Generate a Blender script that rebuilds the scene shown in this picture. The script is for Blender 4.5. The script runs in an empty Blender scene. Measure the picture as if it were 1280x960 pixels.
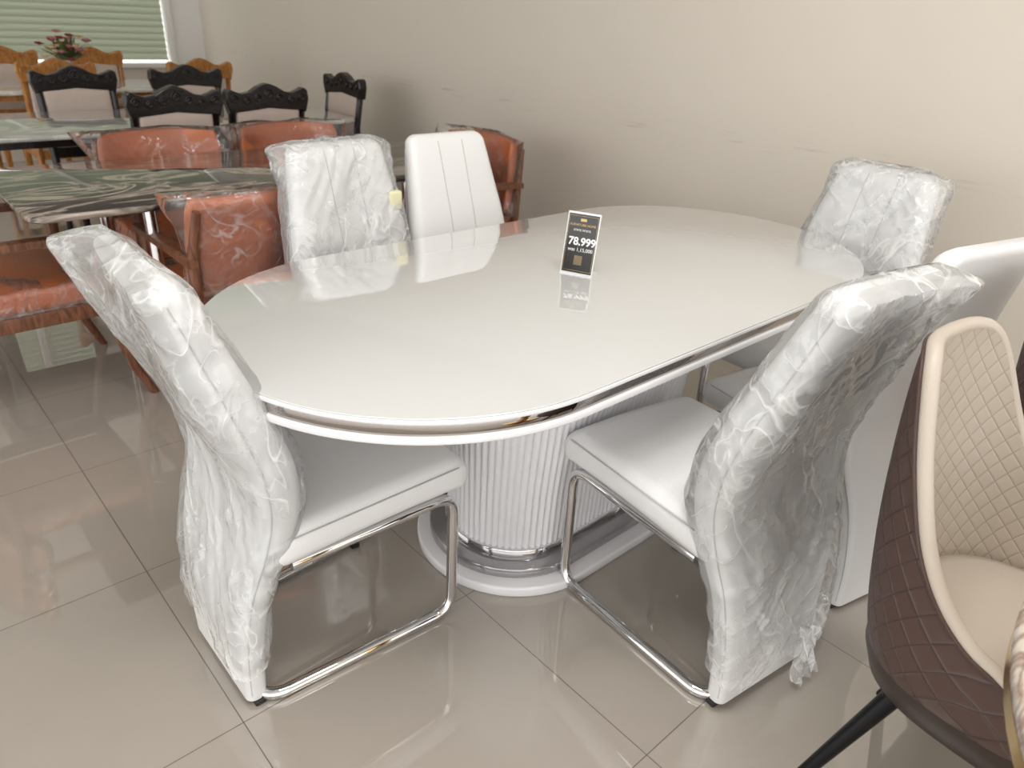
import bpy, bmesh, math, random
import numpy as np
from mathutils import Vector, Matrix, noise
random.seed(4)
scene=bpy.context.scene
col=scene.collection
try: scene.view_settings.view_transform='Standard'
except Exception: pass

# ---------------------------------------------------------------- materials
def srgb(r,g,b):
    f=lambda c:(c/255/12.92 if c/255<=.04045 else ((c/255+.055)/1.055)**2.4)
    return (f(r),f(g),f(b),1)
def newmat(name):
    m=bpy.data.materials.new(name); m.use_nodes=True
    nt=m.node_tree; b=nt.nodes['Principled BSDF']
    return m,nt,b
def pmat(name,colr,rough=.5,metal=0,coat=0,bump=0,bscale=50,var=0,vscale=5,spec=.5,sheen=0,ior=1.5):
    m,nt,b=newmat(name)
    b.inputs['Base Color'].default_value=colr
    b.inputs['Roughness'].default_value=rough
    b.inputs['Metallic'].default_value=metal
    b.inputs['Coat Weight'].default_value=coat
    b.inputs['Specular IOR Level'].default_value=spec
    b.inputs['IOR'].default_value=ior
    tc=nt.nodes.new('ShaderNodeTexCoord')
    if var>0:
        n=nt.nodes.new('ShaderNodeTexNoise'); n.inputs['Scale'].default_value=vscale; n.inputs['Detail'].default_value=5
        nt.links.new(tc.outputs['Object'],n.inputs['Vector'])
        mx=nt.nodes.new('ShaderNodeMix'); mx.data_type='RGBA'
        mx.inputs[6].default_value=tuple(c*(1-var) for c in colr[:3])+(1,)
        mx.inputs[7].default_value=tuple(min(1,c*(1+var)) for c in colr[:3])+(1,)
        nt.links.new(n.outputs['Fac'],mx.inputs[0]); nt.links.new(mx.outputs[2],b.inputs['Base Color'])
    if bump>0:
        n=nt.nodes.new('ShaderNodeTexNoise'); n.inputs['Scale'].default_value=bscale; n.inputs['Detail'].default_value=6
        nt.links.new(tc.outputs['Object'],n.inputs['Vector'])
        bp=nt.nodes.new('ShaderNodeBump'); bp.inputs['Strength'].default_value=bump; bp.inputs['Distance'].default_value=.01
        nt.links.new(n.outputs['Fac'],bp.inputs['Height']); nt.links.new(bp.outputs['Normal'],b.inputs['Normal'])
    return m
def math_node(nt,op,a=None,b=None):
    n=nt.nodes.new('ShaderNodeMath'); n.operation=op
    for i,v in enumerate((a,b)):
        if v is None: continue
        if isinstance(v,(int,float)): n.inputs[i].default_value=v
        else: nt.links.new(v,n.inputs[i])
    return n.outputs[0]

M_white=pmat('white_lacquer',(.87,.87,.89,1),.12,coat=.5)
M_top=pmat('white_glass_top',(.62,.625,.62,1),.008,coat=1.0,spec=.6,ior=2.0)
M_flute=pmat('white_flute',(.84,.84,.86,1),.35)
M_chrome=pmat('chrome',(.74,.74,.75,1),.04,metal=1)
M_bandchrome=pmat('band_chrome',(.42,.39,.37,1),.03,metal=1)
M_tier=pmat('silver_tier',(.40,.39,.40,1),.08,metal=.7)
M_leather=pmat('white_leatherette',(.83,.83,.83,1),.34,bump=.12,bscale=350)
M_seam=pmat('seam',(.50,.50,.50,1),.6)
M_rubber=pmat('black_rubber',(.012,.012,.012,1),.5)
def wall_mat():
    m,nt,b=newmat('wall_paint')
    tc=nt.nodes.new('ShaderNodeTexCoord'); sp=nt.nodes.new('ShaderNodeSeparateXYZ'); nt.links.new(tc.outputs['Object'],sp.inputs[0])
    n=nt.nodes.new('ShaderNodeTexNoise'); n.inputs['Scale'].default_value=1.3; n.inputs['Detail'].default_value=5; nt.links.new(tc.outputs['Object'],n.inputs['Vector'])
    mx=nt.nodes.new('ShaderNodeMix'); mx.data_type='RGBA'; mx.inputs[6].default_value=srgb(212,204,192); mx.inputs[7].default_value=srgb(218,210,198)
    nt.links.new(n.outputs['Fac'],mx.inputs[0])
    # chair-height scuff marks on the paint
    mp=nt.nodes.new('ShaderNodeMapping'); mp.inputs['Scale'].default_value=(1,4,70); nt.links.new(tc.outputs['Object'],mp.inputs[0])
    s=nt.nodes.new('ShaderNodeTexNoise'); s.inputs['Scale'].default_value=1.0; s.inputs['Detail'].default_value=3; nt.links.new(mp.outputs[0],s.inputs['Vector'])
    band=math_node(nt,'MAXIMUM',math_node(nt,'SUBTRACT',1.0,math_node(nt,'DIVIDE',math_node(nt,'ABSOLUTE',math_node(nt,'SUBTRACT',sp.outputs[2],.915)),.045)),0.0)
    th=math_node(nt,'MINIMUM',math_node(nt,'MAXIMUM',math_node(nt,'MULTIPLY',math_node(nt,'SUBTRACT',s.outputs['Fac'],.60),12.0),0.0),1.0)
    f=math_node(nt,'MULTIPLY',math_node(nt,'MULTIPLY',band,th),.45)
    m2=nt.nodes.new('ShaderNodeMix'); m2.data_type='RGBA'; m2.inputs[7].default_value=srgb(160,148,134)
    nt.links.new(f,m2.inputs[0]); nt.links.new(mx.outputs[2],m2.inputs[6]); nt.links.new(m2.outputs[2],b.inputs['Base Color'])
    b.inputs['Roughness'].default_value=.7
    return m
M_wall=wall_mat()
M_ceil=pmat('ceiling_paint',(.80,.79,.77,1),.8,bump=.03)
M_orange=pmat('orange_leather',srgb(186,104,62),.34,bump=.2,bscale=40,var=.12,vscale=9)
M_blackwood=pmat('black_wood',(.010,.007,.007,1),.22,bump=.2,bscale=30)
M_beige=pmat('beige_fabric',srgb(198,182,172),.6,bump=.2,bscale=120,var=.08,vscale=30)
M_beige_leather=pmat('beige_leather',srgb(186,175,162),.45,bump=.1,bscale=250)
M_gold=pmat('gold',(.75,.52,.22,1),.2,metal=1)
M_blackmetal=pmat('black_metal',(.01,.01,.012,1),.35,metal=.6)
M_frame=pmat('white_frame',(.78,.77,.74,1),.4,bump=.02)
M_cardblack=pmat('card_black',(.012,.011,.011,1),.25,coat=.5)
M_text=pmat('text_white',(.85,.85,.83,1),.5)
M_textgold=pmat('text_gold',(.62,.42,.16,1),.4)
M_foam=pmat('cream_foam',srgb(232,228,190),.7,bump=.3,bscale=80)

def woodmat(name,c1,c2,rough=.4):
    m,nt,b=newmat(name)
    tc=nt.nodes.new('ShaderNodeTexCoord'); mp=nt.nodes.new('ShaderNodeMapping')
    mp.inputs['Scale'].default_value=(6,6,1.2)
    n=nt.nodes.new('ShaderNodeTexNoise'); n.inputs['Scale'].default_value=9; n.inputs['Detail'].default_value=8; n.inputs['Distortion'].default_value=1.2
    nt.links.new(tc.outputs['Object'],mp.inputs[0]); nt.links.new(mp.outputs[0],n.inputs['Vector'])
    r=nt.nodes.new('ShaderNodeValToRGB'); r.color_ramp.elements[0].position=.35; r.color_ramp.elements[1].position=.65
    r.color_ramp.elements[0].color=c1; r.color_ramp.elements[1].color=c2
    nt.links.new(n.outputs['Fac'],r.inputs[0]); nt.links.new(r.outputs[0],b.inputs['Base Color'])
    b.inputs['Roughness'].default_value=rough
    return m
M_wood=woodmat('walnut_wood',srgb(92,54,36),srgb(130,86,62))
M_yellow=woodmat('golden_wood',srgb(148,94,40),srgb(190,130,62),.3)

def marble(name,base,vein,vpos,scale,rough=.05,dist=3.0,wd=.09):
    m,nt,b=newmat(name)
    tc=nt.nodes.new('ShaderNodeTexCoord')
    mp=nt.nodes.new('ShaderNodeMapping'); mp.inputs['Rotation'].default_value=(0,0,.5); mp.inputs['Scale'].default_value=(1,2.6,1)
    nt.links.new(tc.outputs['Object'],mp.inputs[0])
    n=nt.nodes.new('ShaderNodeTexNoise'); n.inputs['Scale'].default_value=scale; n.inputs['Detail'].default_value=9; n.inputs['Distortion'].default_value=dist
    nt.links.new(mp.outputs[0],n.inputs['Vector'])
    r=nt.nodes.new('ShaderNodeValToRGB'); e=r.color_ramp.elements
    e[0].position=vpos-wd; e[0].color=base; e[1].position=vpos+wd; e[1].color=base
    k=r.color_ramp.elements.new(vpos); k.color=vein
    nt.links.new(n.outputs['Fac'],r.inputs[0]); nt.links.new(r.outputs[0],b.inputs['Base Color'])
    b.inputs['Roughness'].default_value=rough; b.inputs['Coat Weight'].default_value=.4
    return m
M_blackmarble=marble('black_marble',(.026,.020,.017,1),(.42,.35,.29,1),.5,1.5,wd=.07)
M_greymarble=marble('grey_marble',(.42,.43,.40,1),(.62,.62,.58,1),.5,1.2)
M_whitemarble=marble('white_marble',(.66,.62,.56,1),(.9,.88,.84,1),.5,1.2)
M_brownmarble=marble('brown_marble',(.60,.54,.47,1),(.28,.19,.14,1),.52,5)

def floor_mat():
    m,nt,b=newmat('floor_tiles')
    tc=nt.nodes.new('ShaderNodeTexCoord'); sp=nt.nodes.new('ShaderNodeSeparateXYZ')
    nt.links.new(tc.outputs['Object'],sp.inputs[0])
    masks=[]; cells=[]
    for o,off in ((0,.3281),(1,1.1185)):
        v=math_node(nt,'DIVIDE',math_node(nt,'SUBTRACT',sp.outputs[o],off),.6)
        fl=math_node(nt,'FLOOR',v); cells.append(fl)
        fr=math_node(nt,'SUBTRACT',v,fl)
        d=math_node(nt,'ABSOLUTE',math_node(nt,'SUBTRACT',fr,.5))
        masks.append(math_node(nt,'GREATER_THAN',d,.4982))
    mk=math_node(nt,'MAXIMUM',masks[0],masks[1])
    cx=nt.nodes.new('ShaderNodeCombineXYZ'); nt.links.new(cells[0],cx.inputs[0]); nt.links.new(cells[1],cx.inputs[1])
    wn=nt.nodes.new('ShaderNodeTexWhiteNoise'); nt.links.new(cx.outputs[0],wn.inputs[0])
    n=nt.nodes.new('ShaderNodeTexNoise'); n.inputs['Scale'].default_value=3; n.inputs['Detail'].default_value=6
    nt.links.new(tc.outputs['Object'],n.inputs['Vector'])
    f=math_node(nt,'ADD',math_node(nt,'MULTIPLY',wn.outputs[0],.35),math_node(nt,'MULTIPLY',n.outputs['Fac'],.6))
    mx=nt.nodes.new('ShaderNodeMix'); mx.data_type='RGBA'
    mx.inputs[6].default_value=srgb(166,158,148); mx.inputs[7].default_value=srgb(178,170,160)
    nt.links.new(f,mx.inputs[0])
    m2=nt.nodes.new('ShaderNodeMix'); m2.data_type='RGBA'; m2.inputs[7].default_value=srgb(82,74,68)
    nt.links.new(mk,m2.inputs[0]); nt.links.new(mx.outputs[2],m2.inputs[6]); nt.links.new(m2.outputs[2],b.inputs['Base Color'])
    rr=math_node(nt,'ADD',math_node(nt,'MULTIPLY',n.outputs['Fac'],.02),.005)
    rr=math_node(nt,'ADD',rr,math_node(nt,'MULTIPLY',mk,.5))
    nt.links.new(rr,b.inputs['Roughness'])
    b.inputs['IOR'].default_value=1.85
    b.inputs['Coat Weight'].default_value=.8; b.inputs['Coat Roughness'].default_value=.015
    return m
M_floor=floor_mat()

def plastic_mat(name='plastic_film',base=.25,crease=.40,ior=1.5,gr=.06):
    m,nt,b=newmat(name)
    out=nt.nodes['Material Output']
    tc=nt.nodes.new('ShaderNodeTexCoord')
    n0=nt.nodes.new('ShaderNodeTexNoise'); n0.inputs['Scale'].default_value=4; n0.inputs['Detail'].default_value=2
    nt.links.new(tc.outputs['Object'],n0.inputs['Vector'])
    va=nt.nodes.new('ShaderNodeVectorMath'); va.operation='MULTIPLY_ADD'
    nt.links.new(n0.outputs['Color'],va.inputs[0]); va.inputs[1].default_value=(.16,.16,.16); nt.links.new(tc.outputs['Object'],va.inputs[2])
    def streak(rot,scl,nscale,det):
        mp=nt.nodes.new('ShaderNodeMapping'); mp.vector_type='POINT'; mp.inputs['Rotation'].default_value=rot; mp.inputs['Scale'].default_value=(1,1,1)
        nt.links.new(va.outputs[0],mp.inputs[0])
        mp2=nt.nodes.new('ShaderNodeMapping'); mp2.inputs['Scale'].default_value=scl; nt.links.new(mp.outputs[0],mp2.inputs[0])
        n=nt.nodes.new('ShaderNodeTexNoise'); n.inputs['Scale'].default_value=nscale; n.inputs['Detail'].default_value=det; n.inputs['Roughness'].default_value=.5
        nt.links.new(mp2.outputs[0],n.inputs['Vector'])
        return n.outputs['Fac']
    s1=streak((.3,.5,0),(1,1,.22),16,1.5)
    s2=streak((-.2,-.8,.3),(1,1,.20),22,1.5)
    s3=streak((.1,1.2,.1),(1,1,.3),30,1)
    s4=streak((.3,.3,0),(1,1,.5),6,1)
    rg=lambda v: math_node(nt,'ABSOLUTE',math_node(nt,'SUBTRACT',v,.5))
    h=math_node(nt,'ADD',math_node(nt,'MULTIPLY',rg(s1),-1.0),math_node(nt,'MULTIPLY',rg(s2),-.6))
    h=math_node(nt,'ADD',h,math_node(nt,'MULTIPLY',s3,.25)); h=math_node(nt,'ADD',h,math_node(nt,'MULTIPLY',s4,1.2))
    bp=nt.nodes.new('ShaderNodeBump'); bp.inputs['Strength'].default_value=.9; bp.inputs['Distance'].default_value=.018
    nt.links.new(h,bp.inputs['Height'])
    b.inputs['Base Color'].default_value=(.96,.97,.97,1); b.inputs['Roughness'].default_value=.12
    b.inputs['IOR'].default_value=1.6
    nt.links.new(bp.outputs['Normal'],b.inputs['Normal'])
    tr=nt.nodes.new('ShaderNodeBsdfTransparent'); tr.inputs[0].default_value=(1,1,1,1)
    gl=nt.nodes.new('ShaderNodeBsdfGlossy'); gl.inputs['Roughness'].default_value=gr; gl.inputs[0].default_value=(1,1,1,1)
    nt.links.new(bp.outputs['Normal'],gl.inputs['Normal'])
    fr=nt.nodes.new('ShaderNodeFresnel'); fr.inputs['IOR'].default_value=ior; nt.links.new(bp.outputs['Normal'],fr.inputs['Normal'])
    mg=nt.nodes.new('ShaderNodeMixShader'); nt.links.new(fr.outputs[0],mg.inputs[0]); nt.links.new(tr.outputs[0],mg.inputs[1]); nt.links.new(gl.outputs[0],mg.inputs[2])
    mx=nt.nodes.new('ShaderNodeMixShader')
    def soft(v,w):
        return math_node(nt,'MAXIMUM',math_node(nt,'SUBTRACT',1.0,math_node(nt,'DIVIDE',v,w)),0.0)
    cr=math_node(nt,'MAXIMUM',soft(rg(s1),.03),math_node(nt,'MULTIPLY',soft(rg(s2),.025),.6))
    cr=math_node(nt,'MULTIPLY',cr,math_node(nt,'MINIMUM',math_node(nt,'MAXIMUM',math_node(nt,'MULTIPLY',math_node(nt,'SUBTRACT',s4,.38),5.0),0.0),1.0))
    f=math_node(nt,'ADD',math_node(nt,'MULTIPLY',cr,crease),base)
    nt.links.new(f,mx.inputs[0]); nt.links.new(mg.outputs[0],mx.inputs[1]); nt.links.new(b.outputs[0],mx.inputs[2])
    nt.links.new(mx.outputs[0],out.inputs['Surface'])
    return m
M_plastic=plastic_mat()
M_plastic2=plastic_mat('plastic_film_thin',.045,.22,1.42,.06)

def quilt_mat(name,c,line,ku,kv,rough=.4,bs=.4):
    m,nt,b=newmat(name)
    uv=nt.nodes.new('ShaderNodeUVMap'); uv.uv_map='UVMap'
    sp=nt.nodes.new('ShaderNodeSeparateXYZ'); nt.links.new(uv.outputs[0],sp.inputs[0])
    u=math_node(nt,'MULTIPLY',sp.outputs[0],ku); v=math_node(nt,'MULTIPLY',sp.outputs[1],kv)
    ds=[]
    for s in (math_node(nt,'ADD',u,v),math_node(nt,'SUBTRACT',u,v)):
        fr=math_node(nt,'FRACT',math_node(nt,'ADD',s,100.0))
        ds.append(math_node(nt,'ABSOLUTE',math_node(nt,'SUBTRACT',fr,.5)))
    d=math_node(nt,'MAXIMUM',ds[0],ds[1])
    mask=math_node(nt,'GREATER_THAN',d,.482)
    h=math_node(nt,'MULTIPLY',math_node(nt,'POWER',math_node(nt,'MULTIPLY',d,2.0),8.0),-1.0)
    bp=nt.nodes.new('ShaderNodeBump'); bp.inputs['Strength'].default_value=bs; bp.inputs['Distance'].default_value=.005
    nt.links.new(h,bp.inputs['Height']); nt.links.new(bp.outputs['Normal'],b.inputs['Normal'])
    mx=nt.nodes.new('ShaderNodeMix'); mx.data_type='RGBA'; mx.inputs[6].default_value=c; mx.inputs[7].default_value=line
    nt.links.new(mask,mx.inputs[0]); nt.links.new(mx.outputs[2],b.inputs['Base Color'])
    b.inputs['Roughness'].default_value=rough
    return m
M_brownq=quilt_mat('brown_quilted_leather',srgb(78,58,53),srgb(50,38,34),7,7)
M_beigeq=quilt_mat('beige_quilted_leather',srgb(182,171,158),srgb(150,138,124),9,9,bs=.25)

# ---------------------------------------------------------------- mesh helpers
def empty(name,loc=(0,0,0),rz=0):
    o=bpy.data.objects.new(name,None); col.objects.link(o); o.location=loc; o.rotation_euler=(0,0,rz); o.empty_display_size=.1
    return o
def mk(name,verts,faces,mat,parent=None,smooth=True):
    me=bpy.data.meshes.new(name); me.from_pydata([tuple(v) for v in verts],[],faces); me.update()
    bm=bmesh.new(); bm.from_mesh(me); bmesh.ops.recalc_face_normals(bm,faces=bm.faces); bm.to_mesh(me); bm.free()
    o=bpy.data.objects.new(name,me); col.objects.link(o)
    if mat: me.materials.append(mat)
    if smooth:
        try: me.shade_smooth()
        except Exception: 
            for p in me.polygons: p.use_smooth=True
        try: me.set_sharp_from_angle(angle=math.radians(50))
        except Exception: pass
    if parent: o.parent=parent
    return o
def loft(name,loops,mat,parent=None,cap0=True,cap1=True,closed=True,smooth=True):
    n=len(loops[0]); V=[v for l in loops for v in l]; F=[]
    for i in range(len(loops)-1):
        for j in range(n if closed else n-1):
            k=(j+1)%n
            F.append((i*n+j,i*n+k,(i+1)*n+k,(i+1)*n+j))
    if cap0: F.append(tuple(range(n))[::-1])
    if cap1: F.append(tuple((len(loops)-1)*n+j for j in range(n)))
    return mk(name,V,F,mat,parent,smooth)
def box(name,x0,x1,y0,y1,z0,z1,mat,parent=None,bev=0,seg=3,rot=None):
    bm=bmesh.new(); bmesh.ops.create_cube(bm,size=1)
    c=Vector(((x0+x1)/2,(y0+y1)/2,(z0+z1)/2)); s=(x1-x0,y1-y0,z1-z0)
    for v in bm.verts: v.co=Vector((v.co.x*s[0],v.co.y*s[1],v.co.z*s[2]))
    if bev: bmesh.ops.bevel(bm,geom=bm.edges[:],offset=bev,segments=seg,profile=.5,affect='EDGES')
    if rot:
        bmesh.ops.transform(bm,matrix=rot,verts=bm.verts)
    bmesh.ops.translate(bm,vec=c,verts=bm.verts)
    me=bpy.data.meshes.new(name); bm.to_mesh(me); bm.free()
    o=bpy.data.objects.new(name,me); col.objects.link(o); me.materials.append(mat)
    if bev:
        me.shade_smooth()
        try: me.set_sharp_from_angle(angle=math.radians(50))
        except Exception: pass
    if parent: o.parent=parent
    return o
def fillet(pts,r,closed=False,n=7):
    out=[]; P=[Vector(p) for p in pts]; N=len(P)
    for i in range(N):
        if not closed and i in (0,N-1): out.append(P[i]); continue
        a=P[i-1]; b=P[i]; c=P[(i+1)%N]
        d1=(a-b); d2=(c-b); rr=min(r,d1.length*.48,d2.length*.48)
        p1=b+d1.normalized()*rr; p2=b+d2.normalized()*rr
        for k in range(n+1):
            t=k/n; out.append(p1*(1-t)**2+b*2*t*(1-t)+p2*t*t)
    return out
def tube(name,pts,rad,mat,parent=None,closed=False,radii=None,res=5):
    cu=bpy.data.curves.new(name,'CURVE'); cu.dimensions='3D'; cu.bevel_depth=rad; cu.bevel_resolution=res; cu.use_fill_caps=True
    s=cu.splines.new('POLY'); s.points.add(len(pts)-1)
    for i,p in enumerate(pts):
        s.points[i].co=(*p,1)
        if radii: s.points[i].radius=radii[i]
    s.use_cyclic_u=closed; s.use_smooth=True
    o=bpy.data.objects.new(name,cu); col.objects.link(o); cu.materials.append(mat)
    if parent: o.parent=parent
    return o
def limb(name,p0,p1,r0,r1,mat,parent=None,seg=16,sq=False):
    p0=Vector(p0);p1=Vector(p1);d=(p1-p0).normalized()
    a=d.cross(Vector((0,1,0))).normalized() if abs(d.y)<.9 else d.cross(Vector((1,0,0))).normalized(); b=d.cross(a)
    loops=[]
    for p,r in ((p0,r0),(p1,r1)):
        l=[]
        for i in range(seg):
            t=2*math.pi*i/seg; c,s=math.cos(t),math.sin(t)
            if sq:
                k=1/max(abs(c),abs(s)); k=min(k,1.25); c*=k;s*=k
            l.append(p+a*c*r+b*s*r)
        loops.append(l)
    return loft(name,loops,mat,parent)
def rrect(w,t,r,cx=0,cy=0,n=14,m=5,k=3):
    r=min(r,w/2-1e-4,t/2-1e-4); out=[]
    hx,hy=w/2-r,t/2-r
    cs=[(hx,hy,0),(-hx,hy,90),(-hx,-hy,180),(hx,-hy,270)]
    for i,(x,y,a0) in enumerate(cs):
        for j in range(m+1):
            a=math.radians(a0+90*j/m)
            out.append((cx+x+r*math.cos(a),cy+y+r*math.sin(a),math.cos(a),math.sin(a)))
        x2,y2,_=cs[(i+1)%4]; a=math.radians(a0+90)
        q=n if i%2==0 else k
        for j in range(1,q):
            f=j/q
            out.append((cx+(x+(x2-x)*f)+r*math.cos(a),cy+(y+(y2-y)*f)+r*math.sin(a),math.cos(a),math.sin(a)))
    return out
def interp(x,xs,ys):
    if x<=xs[0]: return ys[0]
    if x>=xs[-1]: return ys[-1]
    for i in range(len(xs)-1):
        if xs[i]<=x<=xs[i+1]:
            h=xs[i+1]-xs[i]; t=(x-xs[i])/h
            def sl(j):
                if j==0: return (ys[1]-ys[0])/(xs[1]-xs[0])
                if j==len(xs)-1: return (ys[-1]-ys[-2])/(xs[-1]-xs[-2])
                return (ys[j+1]-ys[j-1])/(xs[j+1]-xs[j-1])
            m0,m1=sl(i)*h,sl(i+1)*h
            return (2*t**3-3*t**2+1)*ys[i]+(t**3-2*t**2+t)*m0+(-2*t**3+3*t**2)*ys[i+1]+(t**3-t**2)*m1

# ---------------------------------------------------------------- room
WX=3.0; WY=7.8; H=3.0
box('floor',-6,WX+.1,-4,WY+.1,-.1,0,M_floor)
box('wall_right',WX,WX+.12,-4,WY+.12,0,H,M_wall)
box('ceiling',-6,WX+.12,-4,WY+.12,H,H+.1,M_ceil)
wb=empty('wall_back')
box('wall_back_low',-6,WX,WY,WY+.15,0,.78,M_wall,wb)
box('wall_back_high',-6,WX,WY,WY+.15,2.5,H,M_wall,wb)
box('wall_back_left',-6,-2.2,WY,WY+.15,.78,2.5,M_wall,wb)
box('wall_back_right',2.72,WX,WY,WY+.15,.78,2.5,M_frame,wb)
box('baseboard_right',WX-.012,WX,-4,WY,0,.08,M_wall)
win=empty('window_1')
for i,x in enumerate((-2.2,-.57,1.06,2.69)):
    box('mullion_%d'%i,x-.03,x+.03,WY-.03,WY+.1,.80,2.5,M_frame,win,.004)
box('sill',-2.24,2.73,WY-.08,WY+.14,.76,.80,M_frame,win,.005)
box('head',-2.24,2.73,WY-.03,WY+.1,2.47,2.52,M_frame,win,.005)
m,nt,b=newmat('slat_translucent'); b.inputs['Base Color'].default_value=srgb(166,172,154); b.inputs['Roughness'].default_value=.6
tl=nt.nodes.new('ShaderNodeBsdfTranslucent'); tl.inputs[0].default_value=srgb(150,158,138); mxs=nt.nodes.new('ShaderNodeMixShader'); mxs.inputs[0].default_value=.20
nt.links.new(b.outputs[0],mxs.inputs[1]); nt.links.new(tl.outputs[0],mxs.inputs[2]); nt.links.new(mxs.outputs[0],nt.nodes['Material Output'].inputs['Surface'])
V=[];F=[]
z=.82
while z<2.46:
    k=len(V); V+=[(-2.15,WY+.02,z),(2.65,WY+.02,z),(2.65,WY+.05,z+.066),(-2.15,WY+.05,z+.066)]; F.append((k,k+1,k+2,k+3)); z+=.055
mk('blind_slats',V,F,m,win,False)

# ---------------------------------------------------------------- dining table
def stadium(a,r,z,n=160,nf=0,amp=0,cx=0,cy=0):
    L=2*math.pi*r+4*a; out=[]
    for i in range(n):
        s=L*i/n
        if s<2*a: x,y,nx,ny=-a+s,-r,0,-1
        elif s<2*a+math.pi*r:
            t=(s-2*a)/r; nx,ny=math.sin(t),-math.cos(t); x,y=a+r*nx,r*ny
        elif s<4*a+math.pi*r:
            x,y,nx,ny=a-(s-2*a-math.pi*r),r,0,1
        else:
            t=(s-4*a-math.pi*r)/r; nx,ny=-math.sin(t),math.cos(t); x,y=-a+r*nx,r*ny
        d=0
        if nf: d=-amp*(1-abs(math.sin(math.pi*nf*i/n)))**1.3
        out.append((cx+x+nx*d,cy+y+ny*d,z))
    return out
T=empty('dining_table',(1.3997,1.2432,0))
A,R=.4973,.489
def slab(name,a,r,z0,z1,mat,e=.003,n=240):
    return loft(name,[stadium(a,r-e,z0,n),stadium(a,r-e*.3,z0+e*.3,n),stadium(a,r,z0+e,n),stadium(a,r,z1-e,n),stadium(a,r-e*.3,z1-e*.3,n),stadium(a,r-e,z1,n)],mat,T)
slab('lower_slab',A,R,.708,.724,M_white)
slab('chrome_band',A,R-.005,.7235,.7475,M_bandchrome,.001)
slab('upper_slab',A,R,.747,.7565,M_white,.002)
slab('glass_top',A,R-.001,.7565,.760,M_top,.0015)
slab('plinth',.195,.280,0,.032,M_white,.006)
slab('silver_tier',.20,.240,.032,.062,M_tier,.004)
slab('chrome_ring',.20,.196,.062,.088,M_chrome,.003)
NF=108
def fl(z,r): return stadium(.20,r,z,NF*10,NF,.009)
loft('fluted_column',[fl(.088,.188),fl(.25,.194),fl(.45,.212),fl(.60,.230),fl(.709,.245)],M_flute,T,cap0=True)

# ---------------------------------------------------------------- white cantilever chairs
ZS=[0,.15,.30,.42,.50,.60,.70,.80,.90,.975]
CS=[.010,.014,.034,.072,.092,.088,.066,.038,.010,-.012]
WS=[.295,.32,.36,.405,.42,.42,.405,.375,.345,.325]
TS=[.045,.050,.056,.068,.078,.080,.076,.068,.060,.052]
ZT=.975
LEAN=[0]
def back_section(z):
    c=interp(z,ZS,CS); w=interp(z,ZS,WS); t=interp(z,ZS,TS)
    if z>.58: c-=LEAN[0]*((z-.58)/.4)
    Rr=.035
    if z>ZT-Rr:
        q=(z-(ZT-Rr))/Rr; k=Rr*(1-math.sqrt(max(0,1-q*q))); w-=2*k
        t*=(1-.55*q**3)
    return c,w,t
def film(name,par,seed,zb,puff=.012,ear=(0,0),rear=.03,low=0.0):
    loops=[]; NZ=110; top=ZT+.012
    for i in range(NZ+1):
        f=i/NZ; z=zb+(top-zb)*f
        zz=min(z,ZT-.004); c,w,t=back_section(min(zz,ZT-.012))
        s=rrect(w,t,t*.45,0,c,n=36,m=6,k=5)
        capk=1.0
        if z>ZT-.01: capk=max(.0,1-(z-(ZT-.01))/(top-ZT+.01))
        l=[]
        for (x,y,nx,ny) in s:
            p=Vector((x*2.2+seed*3.1,y*2+seed,z*1.4+x*.8))
            big=noise.noise(p*1.8); mid=noise.noise(p*4.0+Vector((7,3,1)))
            q1=Vector(((x*.8+z*.5)*22+seed,y*6,(z*.85-x*.5)*5)); rg=max(0,1-abs(noise.noise(q1))*3)
            q2=Vector(((x*.7-z*.6)*18+seed*2,y*6,(z*.7+x*.7)*4)); rg2=max(0,1-abs(noise.noise(q2))*3)
            e=.006+puff*(.5+big*1.0)+.007*mid+.004*rg+.003*rg2
            zt_=min(1,max(0,(z-.50)/.30))
            if ny<-.3: e+=rear*zt_*(.8+.6*big)*(-ny)
            if ny<-.3: e+=low*(1-zt_)*(.6+big)
            e=max(e,.004)
            lat=abs(x)/(w/2); side=ear[0] if x<0 else ear[1]
            ez=max(0,1-abs(z-(ZT-.02))/.12)
            e2=side*ez**1.2*max(0,(lat-.80)/.20)
            X=x+nx*e+math.copysign(e2,x); Y=y+ny*e-(e2*.6)
            if capk<1: X*=(.35+.65*capk)**.3; Y=c+(Y-c)*capk
            Z=z
            if i<12: Z+= (1-i/12)*.05*noise.noise(Vector((x*9+seed,y*20,seed)))
            if z>ZT-.06: Z+=.010*noise.noise(Vector((x*14+seed*2,y*10,3)))
            l.append((X,Y,Z))
        loops.append(l)
    return loft(name,loops,M_plastic,par,cap0=False,cap1=True)
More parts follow.
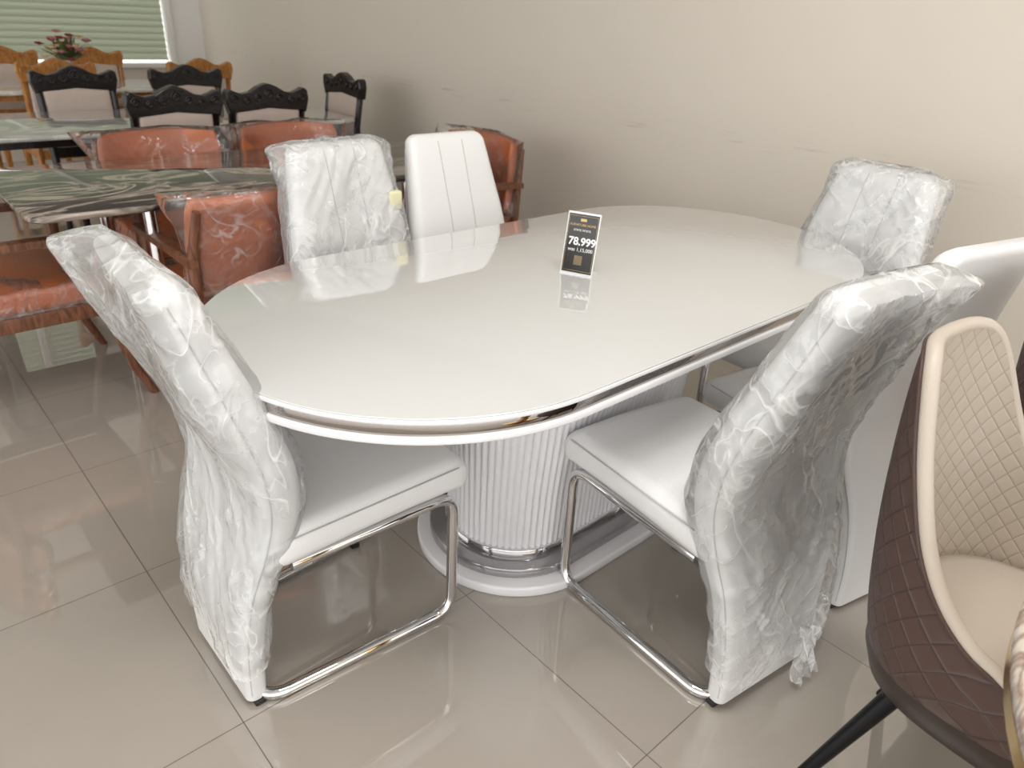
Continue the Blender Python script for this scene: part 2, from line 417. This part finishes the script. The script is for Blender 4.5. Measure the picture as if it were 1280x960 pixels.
def white_chair(loc,heading,wrap=None,lean=0.0,zs=1.0):
    LEAN[0]=lean
    E=empty('dining_chair',(loc[0],loc[1],0),math.radians(heading-90))
    loops=[]; N=64
    for i in range(N+1):
        f=i/N; z=.014+(ZT-.014)*f
        if i>N-6: z=ZT-.035*(1-(i-(N-6))/6)**1.6 if i<N else ZT
        c,w,t=back_section(min(z,ZT-.0005))
        loops.append([(x,y,z) for x,y,_,_ in rrect(w,t,t*.42,0,c)])
    loft('back_panel',loops,M_leather,E)
    for k,xs in enumerate((-.052,.052)):
        pts=[]
        for i in range(30):
            z=.47+.485*i/29; c,w,t=back_section(z); pts.append((xs,c+t/2+.0002,z))
        tube('seam_%d'%k,pts,.0014,M_seam,E,res=2)
    for k,sx in enumerate((-1,1)):
        pts=[]
        for i in range(40):
            z=.03+.90*i/39; c,w,t=back_section(z); pts.append((sx*(w/2-.004),c-t/2+.010,z))
        tube('piping_%d'%k,pts,.0016,M_seam,E,res=2)
    sl=[]
    y0,y1=.06,.545
    for i in range(41):
        f=i/40; y=y0+(y1-y0)*f
        q=max(0,(f-.90)/.10); q0=max(0,(.04-f)/.04)
        th=.085*math.sqrt(max(0.02,1-q**2.2)) ; w=.425-.05*q**3-.02*q0
        zc=.413+.006*math.sin(math.pi*f)-.008*q
        l=[]
        for (x,zq,_,_) in rrect(w,th,th*.40,0,0,n=16,m=6,k=2):
            crown=.008*(1-(2*x/w)**2)*(1 if zq>0 else 0)
            l.append((x,y,zc+zq+crown))
        sl.append(l)
    loft('seat',sl,M_leather,E)
    for k,sx in enumerate((-1,1)):
        tube('seat_piping_%d'%k,[(sx*.2115,.10+.40*i/10,.443) for i in range(11)],.0016,M_seam,E,res=2)
    zr=.015
    p=[(-.18,.10,.360),(-.192,.50,.360),(-.195,.495,zr),(-.160,.018,zr),(.160,.018,zr),(.195,.495,zr),(.192,.50,.360),(.18,.10,.360)]
    tube('chrome_frame',fillet(p,.055,n=9),.0135,M_chrome,E,res=6)
    tube('under_bar',[(-.18,.14,.362),(.18,.14,.362)],.009,M_chrome,E)
    for k,(x,y) in enumerate(((-.183,.44),(.183,.44),(-.14,.012),(.14,.012))):
        box('foot_pad_%d'%k,x-.014,x+.014,y-.012,y+.012,0,.013,M_rubber,E,.003)
    if wrap: film('plastic_wrap',E,**wrap)
    E.scale=(1,1,zs)
    return E
c_left=white_chair((.365,1.29),0,dict(seed=1.3,zb=.12,puff=.012,ear=(.05,.015),rear=.045),lean=.028)
WS_keep=WS[:]
WS[-4:]=[.40,.36,.325,.305]
c_n1=white_chair((1.285,.475),82,dict(seed=4.7,zb=.09,puff=.012,ear=(.00,.055),rear=.025,low=.012),lean=.03,zs=1.02)
WS[:]=WS_keep
c_n2=white_chair((1.79,.44),77,None)
c_f1=white_chair((1.20,2.15),-90,dict(seed=7.9,zb=.35,puff=.014,ear=(.045,.03),rear=.02))
c_f2=white_chair((1.64,2.15),-90,None)
c_e=white_chair((2.53,.97),174,dict(seed=11.1,zb=.30,puff=.014,ear=(.02,.02),rear=.02))
box('foam_corner',-.190,-.140,.072,.094,.755,.82,M_foam,c_f1,.010)
V=[];F=[]
for i in range(13):
    f=i/12
    for j in range(7):
        g=j/6-.5
        V.append((.075+g*(.05+.03*f)+.015*noise.noise(Vector((f*4,g*5,2))),-.045-.02*f+.014*math.sin(g*14+f*3),.16-.135*f+.01*noise.noise(Vector((g*6,f*2,5)))))
for i in range(12):
    for j in range(6):
        a=i*7+j; F.append((a,a+1,a+8,a+7))
mk('plastic_tail',V,F,M_plastic,c_n1)

# ---------------------------------------------------------------- price sign
S=empty('price_sign',(1.367,1.233,.760)); 
dv=Vector((.032,-.076,0)).normalized()
S.rotation_euler=(0,0,math.atan2(dv.y,dv.x))
tilt=math.radians(-12)
Rt=Matrix.Rotation(tilt,4,'X')
def sbox(name,x0,x1,z0,z1,y0,y1,mat):
    o=box(name,x0,x1,y0,y1,z0,z1,mat)
    o.data.transform(Rt); o.parent=S; return o
M_acr=pmat('acrylic',(.75,.76,.76,1),.05,coat=.5)
sbox('acrylic_panel',-.044,.044,.002,.160,-.001,.002,M_acr)
sbox('card',-.041,.041,.006,.155,-.0022,-.001,M_cardblack)
box('acrylic_foot',-.044,.044,-.004,.045,0,.003,M_acr,S)
def stext(txt,x,z,size,mat,name,bold=0):
    cu=bpy.data.curves.new(name,'FONT'); cu.body=txt; cu.size=size; cu.align_x='CENTER'; cu.offset=bold; cu.extrude=.0002
    o=bpy.data.objects.new(name,cu); col.objects.link(o); cu.materials.append(mat)
    o.matrix_local=Rt@Matrix.Translation((x,-.0026,z))@Matrix.Rotation(math.radians(90),4,'X')
    o.parent=S
stext('FURNITURE HOME',0,.125,.0085,M_textgold,'text_header')
stext('STATE WHITE',0,.112,.0075,M_text,'text_subtitle')
stext('78,999',.004,.077,.0275,M_text,'text_price',.0007)
stext('was 1,15,000',.002,.061,.0130,M_text,'text_was')
sbox('gold_emblem',-.008,.008,.137,.144,-.0026,-.0022,M_textgold)
m,nt,b=newmat('qr_pattern')
tc=nt.nodes.new('ShaderNodeTexCoord'); ck=nt.nodes.new('ShaderNodeTexChecker'); ck.inputs['Scale'].default_value=450
ck.inputs[1].default_value=(.35,.26,.14,1); ck.inputs[2].default_value=(.05,.04,.02,1)
nt.links.new(tc.outputs['Object'],ck.inputs[0]); nt.links.new(ck.outputs[0],b.inputs['Base Color'])
sbox('qr_code',-.011,.011,.026,.050,-.0026,-.0022,m)
for k,(a,b_,c_,d_) in enumerate(((-.039,.039,.150,.1505),(-.039,.039,.0105,.011),(-.039,-.0385,.0105,.1505),(.0385,.039,.0105,.1505))):
    sbox('gold_border_%d'%k,a,b_,c_,d_,-.0026,-.0022,M_textgold)

# ---------------------------------------------------------------- orange wooden armchairs
def orange_chair(loc,heading,wrap=True):
    E=empty('wooden_armchair',(loc[0],loc[1],0),math.radians(heading-90))
    W=.27
    for sx in (-1,1):
        tg='l' if sx<0 else 'r'
        tube('front_leg_'+tg,[(sx*(W+.02),.56,0),(sx*(W+.005),.51,.12),(sx*W,.475,.30),(sx*W,.465,.45),(sx*W,.47,.60)],.020,M_wood,E,radii=[.7,.85,1.1,1.0,.9])
        tube('rear_leg_'+tg,[(sx*(W+.01),-.06,0),(sx*W,-.01,.20),(sx*W,.015,.42),(sx*W,0,.62),(sx*(W-.02),-.035,.78)],.019,M_wood,E,radii=[.7,.95,1.1,.95,.7])
        loops=[]
        for i in range(13):
            f=i/12; y=-.02+.53*f; z=.615+.012*math.sin(f*3.1); w=.030+.02*math.sin(f*3.1); x=sx*(W+.006)
            loops.append([(x-w/2,y,z-.013),(x+w/2,y,z-.013),(x+w/2,y,z+.010),(x+w/4,y,z+.014),(x-w/4,y,z+.014),(x-w/2,y,z+.010)])
        loft('arm_'+tg,loops,M_wood,E)
        box('side_rail_'+tg,sx*W-.012,sx*W+.012,.0,.48,.34,.39,M_wood,E,.004)
    box('front_rail',-W,W,.46,.485,.335,.39,M_wood,E,.004)
    box('rear_rail',-W,W,-.0,.025,.335,.39,M_wood,E,.004)
    sl=[]
    for i in range(25):
        f=i/24; q=abs(2*f-1)**6; th=.085*(1-.4*q); w=.51*(1-.04*q)
        sl.append([(x,.0+.51*f,.425+zq+.012*(1-(2*x/w)**2)*(zq>0)) for x,zq,_,_ in rrect(w,th,.03,0,0)])
    loft('seat_cushion',sl,M_orange,E)
    bl=[]
    for i in range(25):
        f=i/24; z=.50+.31*f; q=abs(2*f-1)**6; w=.55*(1-.05*q)-.03*f; t=.06*(1-.45*q)
        l=[]
        for x,y,_,_ in rrect(w,t,.025,0,0,n=18):
            l.append((x,.0-.045*f+y+.16*(abs(x)/(w/2))**2.6*.5-.01,z+.012*(1-(2*x/w)**2)))
        bl.append(l)
    loft('back_cushion',bl,M_orange,E)
    if wrap:
        bl=[]
        for i in range(31):
            f=i/30; z=.47+.36*f; q=abs(2*f-1)**10; w=.58; t=.085*(1-.6*q)
            l=[]
            for x,y,nx,ny in rrect(w,t,.03,0,0,n=22):
                nn=noise.noise(Vector((x*7+loc[0]*5,y*7,z*7+loc[1])))*.022
                cx_=max(0,(abs(x)/(w/2)-.8)/.2)*max(0,(f-.7)/.3)*.05
                l.append((x+nx*nn*2+math.copysign(cx_,x),.0-.045*f+y+ny*nn+.08*(abs(x)/(w/2))**2.6-.01,z+nn*.5))
            bl.append(l)
        loft('plastic_wrap',bl,M_plastic2,E)
        sl=[]
        for i in range(25):
            f=i/24; w=.55
            sl.append([(x,-.01+.53*f,.47+.02*noise.noise(Vector((x*8,f*6,loc[1])))-.09*max(0,(abs(2*x/w)-.93)/.07)) for x in [w*(j/24-.5) for j in range(25)]])
        loft('seat_film',sl,M_plastic2,E,False,False,closed=False)
    return E
orange_chair((1.03,2.30),90)
orange_chair((.12,3.0),2)
orange_chair((1.12,3.60),-90)
orange_chair((1.74,3.60),-90)
orange_chair((2.47,2.93),180)

# ---------------------------------------------------------------- tables
def rect_table(name,x0,x1,y0,y1,mat,legmat,chamfer=.06,style='post',th=.022,rim=None):
    E=empty(name,((x0+x1)/2,(y0+y1)/2,0)); hx,hy=(x1-x0)/2,(y1-y0)/2
    def lp(z,e): return [(x,y,z) for x,y,_,_ in rrect(2*(hx-e),2*(hy-e),chamfer,0,0,n=6,m=6,k=4)]
    loft('top',[lp(.76-th,.006),lp(.76-th+.006,0),lp(.756,0),lp(.76,.004)],mat,E)
    if rim: loft('apron',[lp(.70,.05),lp(.739,.05)],rim,E)
    for i,(sx,sy) in enumerate(((-1,-1),(1,-1),(1,1),(-1,1))):
        lx,ly=sx*(hx-.37),sy*(hy-.12)
        if style=='post':
            limb('leg_%d'%i,(lx,ly,0),(lx,ly,.74),.018,.022,legmat,E)
        else:
            limb('leg_%d'%i,(sx*(hx-.12),sy*(hy-.12),0),(sx*(hx-.12),sy*(hy-.12),.70),.028,.045,legmat,E,sq=True)
    if style=='post':
        box('under_frame',-(hx-.30),(hx-.30),-.03,.03,.71,.738,M_blackmetal,E,.004)
    return E
rect_table('marble_dining_table',.38,2.16,2.50,3.33,M_blackmarble,M_chrome,.05)
rect_table('grey_marble_dining_table',.30,2.42,4.02,4.88,M_greymarble,M_blackwood,.08,'wood',rim=M_blackwood)
rect_table('white_marble_dining_table',.1,2.15,5.90,6.65,M_whitemarble,M_yellow,.08,'wood',rim=M_yellow)

# ---------------------------------------------------------------- carved chairs
def carved_chair(loc,heading,wood,name,sc=.97):
    E=empty(name,(loc[0],loc[1],0),math.radians(heading-90)); E.scale=(sc*.96,sc,sc)
    W=.205
    for sx in (-1,1):
        t='l' if sx<0 else 'r'
        tube('rear_leg_'+t,[(sx*W,-.05,0),(sx*W,-.01,.2),(sx*W,0,.45),(sx*W,-.02,.7),(sx*(W+.005),-.06,.93)],.021,wood,E,radii=[.8,.95,1.1,1,.9])
        limb('front_leg_'+t,(sx*W,.42,0),(sx*W,.42,.42),.015,.024,wood,E,sq=True)
        box('rail_'+t,sx*W-.013,sx*W+.013,0,.42,.37,.43,wood,E,.004)
    box('rail_front',-W,W,.41,.435,.37,.43,wood,E,.004); box('rail_rear',-W,W,-.01,.015,.37,.43,wood,E,.004)
    sl=[]
    for i in range(17):
        f=i/16; q=abs(2*f-1)**6; th=.06*(1-.5*q); w=.43
        sl.append([(x,.01+.43*f,.455+zq+.012*(1-(2*x/w)**2)*(zq>0)) for x,zq,_,_ in rrect(w,th,.02,0,0,n=8)])
    loft('seat',sl,M_beige,E)
    bl=[]
    for i in range(17):
        f=i/16; z=.56+.355*f; q=abs(2*f-1)**6; t=.05*(1-.5*q)
        bl.append([(x,-.02-.035*f+y,z) for x,y,_,_ in rrect(.375,t,.018,0,0,n=8)])
    loft('back_pad',bl,M_beige,E)
    box('lower_back_rail',-W,W,-.03,.0,.50,.56,wood,E,.005)
    topc=[(-.225,.860),(-.245,.93),(-.240,.975),(-.218,.988),(-.19,.975),(-.15,.962),(-.10,.970),(-.055,.995),(-.02,1.008),(0,1.012)]
    top=topc+[(-x,z) for x,z in topc[-2::-1]]
    bot=[(.195,.870),(.10,.878),(0,.888),(-.10,.878),(-.195,.870)]
    P=top+bot; n=len(P)
    V=[(x,-.052-.03,z) for x,z in P]+[(x,-.025,z) for x,z in P]
    F=[tuple(range(n)),tuple(range(2*n-1,n-1,-1))]+[(i,(i+1)%n,n+(i+1)%n,n+i) for i in range(n)]
    o=mk('crest_rail',V,F,wood,E,False)
    bv=o.modifiers.new('b','BEVEL'); bv.width=.006; bv.segments=2
    for k,(x,z,r) in enumerate(((-.20,.940,.024),(.20,.940,.024),(-.13,.930,.020),(.13,.930,.020),(0,.960,.028),(-.065,.940,.022),(.065,.940,.022))):
        for side,y in (('f',-.023),('b',-.084)):
            tube('scroll_%d_%s'%(k,side),[(x+r*(1-t*.045)*math.cos(t*.6),y,z+r*(1-t*.045)*math.sin(t*.6)) for t in range(17)],.005,wood,E,res=2)
    return E
for p,h in (((1.31,3.93),90),((1.79,3.95),90),((1.17,5.02),-90),((1.83,5.08),-90),((2.54,4.48),180)):
    carved_chair(p,h,M_blackwood,'carved_dining_chair')
for p,h in (((1.22,5.72),90),((2.14,5.75),90),((1.15,6.85),-90),((1.75,6.85),-90)):
    carved_chair(p,h,M_yellow,'golden_carved_chair',.97)

# ---------------------------------------------------------------- flower arrangement
FV=empty('flower_vase',(1.42,6.22,.76))
prof=[(.035,0),(.05,.02),(.06,.07),(.045,.12),(.03,.15),(.038,.17)]
loft('vase',[[(r*math.cos(t*math.pi/12),r*math.sin(t*math.pi/12),z) for t in range(24)] for r,z in prof],M_beige,FV,True,False)
M_leaf=pmat('leaf_green',srgb(80,100,50),.5,var=.3,vscale=20)
fl_m=[pmat('petal_pink',srgb(206,140,150),.6),pmat('petal_cream',srgb(225,205,170),.6),pmat('petal_red',srgb(160,70,70),.6)]
for k in range(3):
    V=[];F=[]
    for q in range(12):
        a=random.uniform(0,6.28); rr=random.uniform(.02,.17); cx,cy,cz=rr*math.cos(a),rr*math.sin(a),.22+random.uniform(0,.14)-rr*.3
        for pz in range(12):
            an=pz*.7; r0=.045*(1-pz*.05); tl_=.3+.1*pz
            c=Vector((cx,cy,cz)); d=Vector((math.cos(an)*math.cos(tl_),math.sin(an)*math.cos(tl_),math.sin(tl_))); s=Vector((-math.sin(an),math.cos(an),0))*.020
            i=len(V); V+=[c,c+d*r0*.6+s,c+d*r0,c+d*r0*.6-s]; F.append((i,i+1,i+2,i+3))
    mk('petals_%d'%k,V,F,fl_m[k],FV,False)
V=[];F=[]
for q in range(60):
    a=random.uniform(0,6.28); el=random.uniform(.2,1.3); L=random.uniform(.12,.2); c=Vector((0,0,.16)); d=Vector((math.cos(a)*math.cos(el),math.sin(a)*math.cos(el),math.sin(el))); s=Vector((-math.sin(a),math.cos(a),0))*.022
    i=len(V); V+=[c,c+d*L*.6+s,c+d*L,c+d*L*.6-s]; F.append((i,i+1,i+2,i+3))
mk('leaves',V,F,M_leaf,FV,False)

# ---------------------------------------------------------------- quilted bucket chairs
def quilted_chair(loc,rz=0):
    E=empty('quilted_dining_chair',(loc[0],loc[1],0),math.radians(rz))
    PH=math.radians(118)
    def hw(z): return interp(z,[.34,.39,.46,.60,.75,.90,.96],[.14,.195,.225,.224,.212,.196,.178])
    def hd(z): return interp(z,[.34,.39,.46,.60,.75,.90,.96],[.13,.185,.215,.245,.265,.275,.272])
    def zt(ph):
        a=abs(math.degrees(ph))
        return interp(a,[0,24,34,42,54,66,80,100,118],[.940,.936,.915,.87,.77,.675,.60,.53,.49])
    def pt(ph,z,off):
        s_,c_=math.sin(ph),math.cos(ph)
        X=math.copysign(abs(s_)**.72,s_)*(hw(z)-off); Y=math.copysign(abs(c_)**.72,c_)*(hd(z)-off)
        if c_<0: Y*=.95
        return (X,Y,z)
    NU,NV=120,40
    def surf(name,off,mat,zb,uvs=1.0):
        V=[];F=[];UV=[]
        for j in range(NV+1):
            for i in range(NU+1):
                ph=-PH+2*PH*i/NU; z=zb+(zt(ph)-zb)*j/NV
                V.append(pt(ph,z,off)); UV.append((ph*.24*uvs,z*uvs))
        for j in range(NV):
            for i in range(NU):
                a=j*(NU+1)+i; F.append((a,a+1,a+NU+2,a+NU+1))
        me=bpy.data.meshes.new(name); me.from_pydata(V,[],F); uvl=me.uv_layers.new(name='UVMap')
        for p in me.polygons:
            p.use_smooth=True
            for li,vi in zip(p.loop_indices,p.vertices): uvl.data[li].uv=UV[vi]
        me.materials.append(mat); o=bpy.data.objects.new(name,me); col.objects.link(o); o.parent=E; return o
    surf('outer_shell',0,M_brownq,.34,2.6)
    surf('inner_shell',.024,M_beigeq,.42,2.6)
    rim=[]
    for i in range(NU+1):
        ph=-PH+2*PH*i/NU; x,y,z=pt(ph,zt(ph),.0125); rim.append((x,y,z))
    tube('rim_padding',rim,.0125,M_beige_leather,E)
    tube('rim_piping',[pt(-PH+2*PH*i/NU,zt(-PH+2*PH*i/NU)-.002,-.001) for i in range(NU+1)],.003,M_brownq,E,res=2)
    def ell(z,k,kx=1):
        l=[]
        for i in range(64):
            a=2*math.pi*i/64; s_,c_=math.sin(a),math.cos(a)
            X=math.copysign(abs(s_)**.75,s_)*.200*k; Y=math.copysign(abs(c_)**.75,c_)*(.20 if c_>0 else .26)*k
            l.append((X,Y,z))
        return l
    loft('seat_cushion',[ell(.40,.9),ell(.42,1.0),ell(.46,1.03),ell(.485,.98),ell(.495,.85),ell(.50,.5),ell(.502,.1)],M_beige_leather,E)
    def el2(z,k):
        return [(x*1.09,y*1.06,zz) for x,y,zz in ell(z,k)]
    loft('seat_shell',[el2(.335,.55),el2(.345,.75),el2(.375,.93),el2(.42,1.0),el2(.45,1.0)],M_brownq,E,True,False)
    for i,(sx,sy) in enumerate(((-1,-1),(1,-1),(1,1),(-1,1))):
        limb('leg_%d'%i,(sx*.12,sy*.11,.345),(sx*.21,sy*.22,0),.018,.010,M_blackmetal,E)
    box('leg_plate',-.14,.14,-.13,.13,.325,.345,M_blackmetal,E,.004)
    return E
quilted_chair((1.245,.062),-4)
quilted_chair((1.79,.04),0)

# round marble table
RT=empty('round_marble_table',(.985,-.532,0))
def circ(r,z,n=96): return [(r*math.cos(2*math.pi*i/n),r*math.sin(2*math.pi*i/n),z) for i in range(n)]
loft('top',[circ(.590,.732),circ(.598,.735),circ(.60,.742),circ(.60,.752),circ(.596,.758),circ(.585,.760)],M_brownmarble,RT)
loft('gold_rim',[circ(.58,.712),circ(.597,.712),circ(.597,.732),circ(.58,.732)],M_gold,RT)
loft('pedestal',[circ(.26,0),circ(.26,.02),circ(.08,.06),circ(.06,.3),circ(.08,.6),circ(.2,.712)],M_gold,RT)

# ---------------------------------------------------------------- world & lights
w=bpy.data.worlds.new('World'); scene.world=w; w.use_nodes=True
bg=w.node_tree.nodes['Background']; bg.inputs[0].default_value=(1.0,.99,.975,1); bg.inputs[1].default_value=2.45
def area(name,loc,size,power,colr=(1,.98,.95)):
    L=bpy.data.lights.new(name,'AREA'); L.shape='RECTANGLE'; L.size=size[0]; L.size_y=size[1]; L.energy=power; L.color=colr
    o=bpy.data.objects.new(name,L); col.objects.link(o); o.location=loc; return o
area('overhead_fill_light',(.8,.5,2.96),(1.2,1.2),24)  # added overhead fill, out of view: lifts upper surfaces, darkens under the tables
for lx,ly in ((.3,.2),(1.0,-.3),(-.3,.9)):
    area('overhead_highlight_light',(lx,ly,2.96),(.3,.3),9)  # small added lights, out of view, giving sharp highlights on the plastic film

# ---------------------------------------------------------------- camera
f,pitch,roll,yaw,h=912.06,.4675,.0533,.8159,1.3573
cy,sy=math.cos(yaw),math.sin(yaw)
fw=Vector((cy*math.cos(pitch),sy*math.cos(pitch),-math.sin(pitch))); rt=Vector((sy,-cy,0)); up=rt.cross(fw)
c,s=math.cos(roll),math.sin(roll)
r2=c*rt+s*up; u2=-s*rt+c*up
cam=bpy.data.cameras.new('camera'); co=bpy.data.objects.new('camera',cam); col.objects.link(co)
M=Matrix(((r2.x,u2.x,-fw.x,0),(r2.y,u2.y,-fw.y,0),(r2.z,u2.z,-fw.z,h),(0,0,0,1)))
co.matrix_world=M
cam.sensor_width=36; cam.lens=f/1280*36; cam.clip_start=.02
cam.dof.use_dof=True; cam.dof.focus_distance=1.45; cam.dof.aperture_fstop=5.0
scene.camera=co
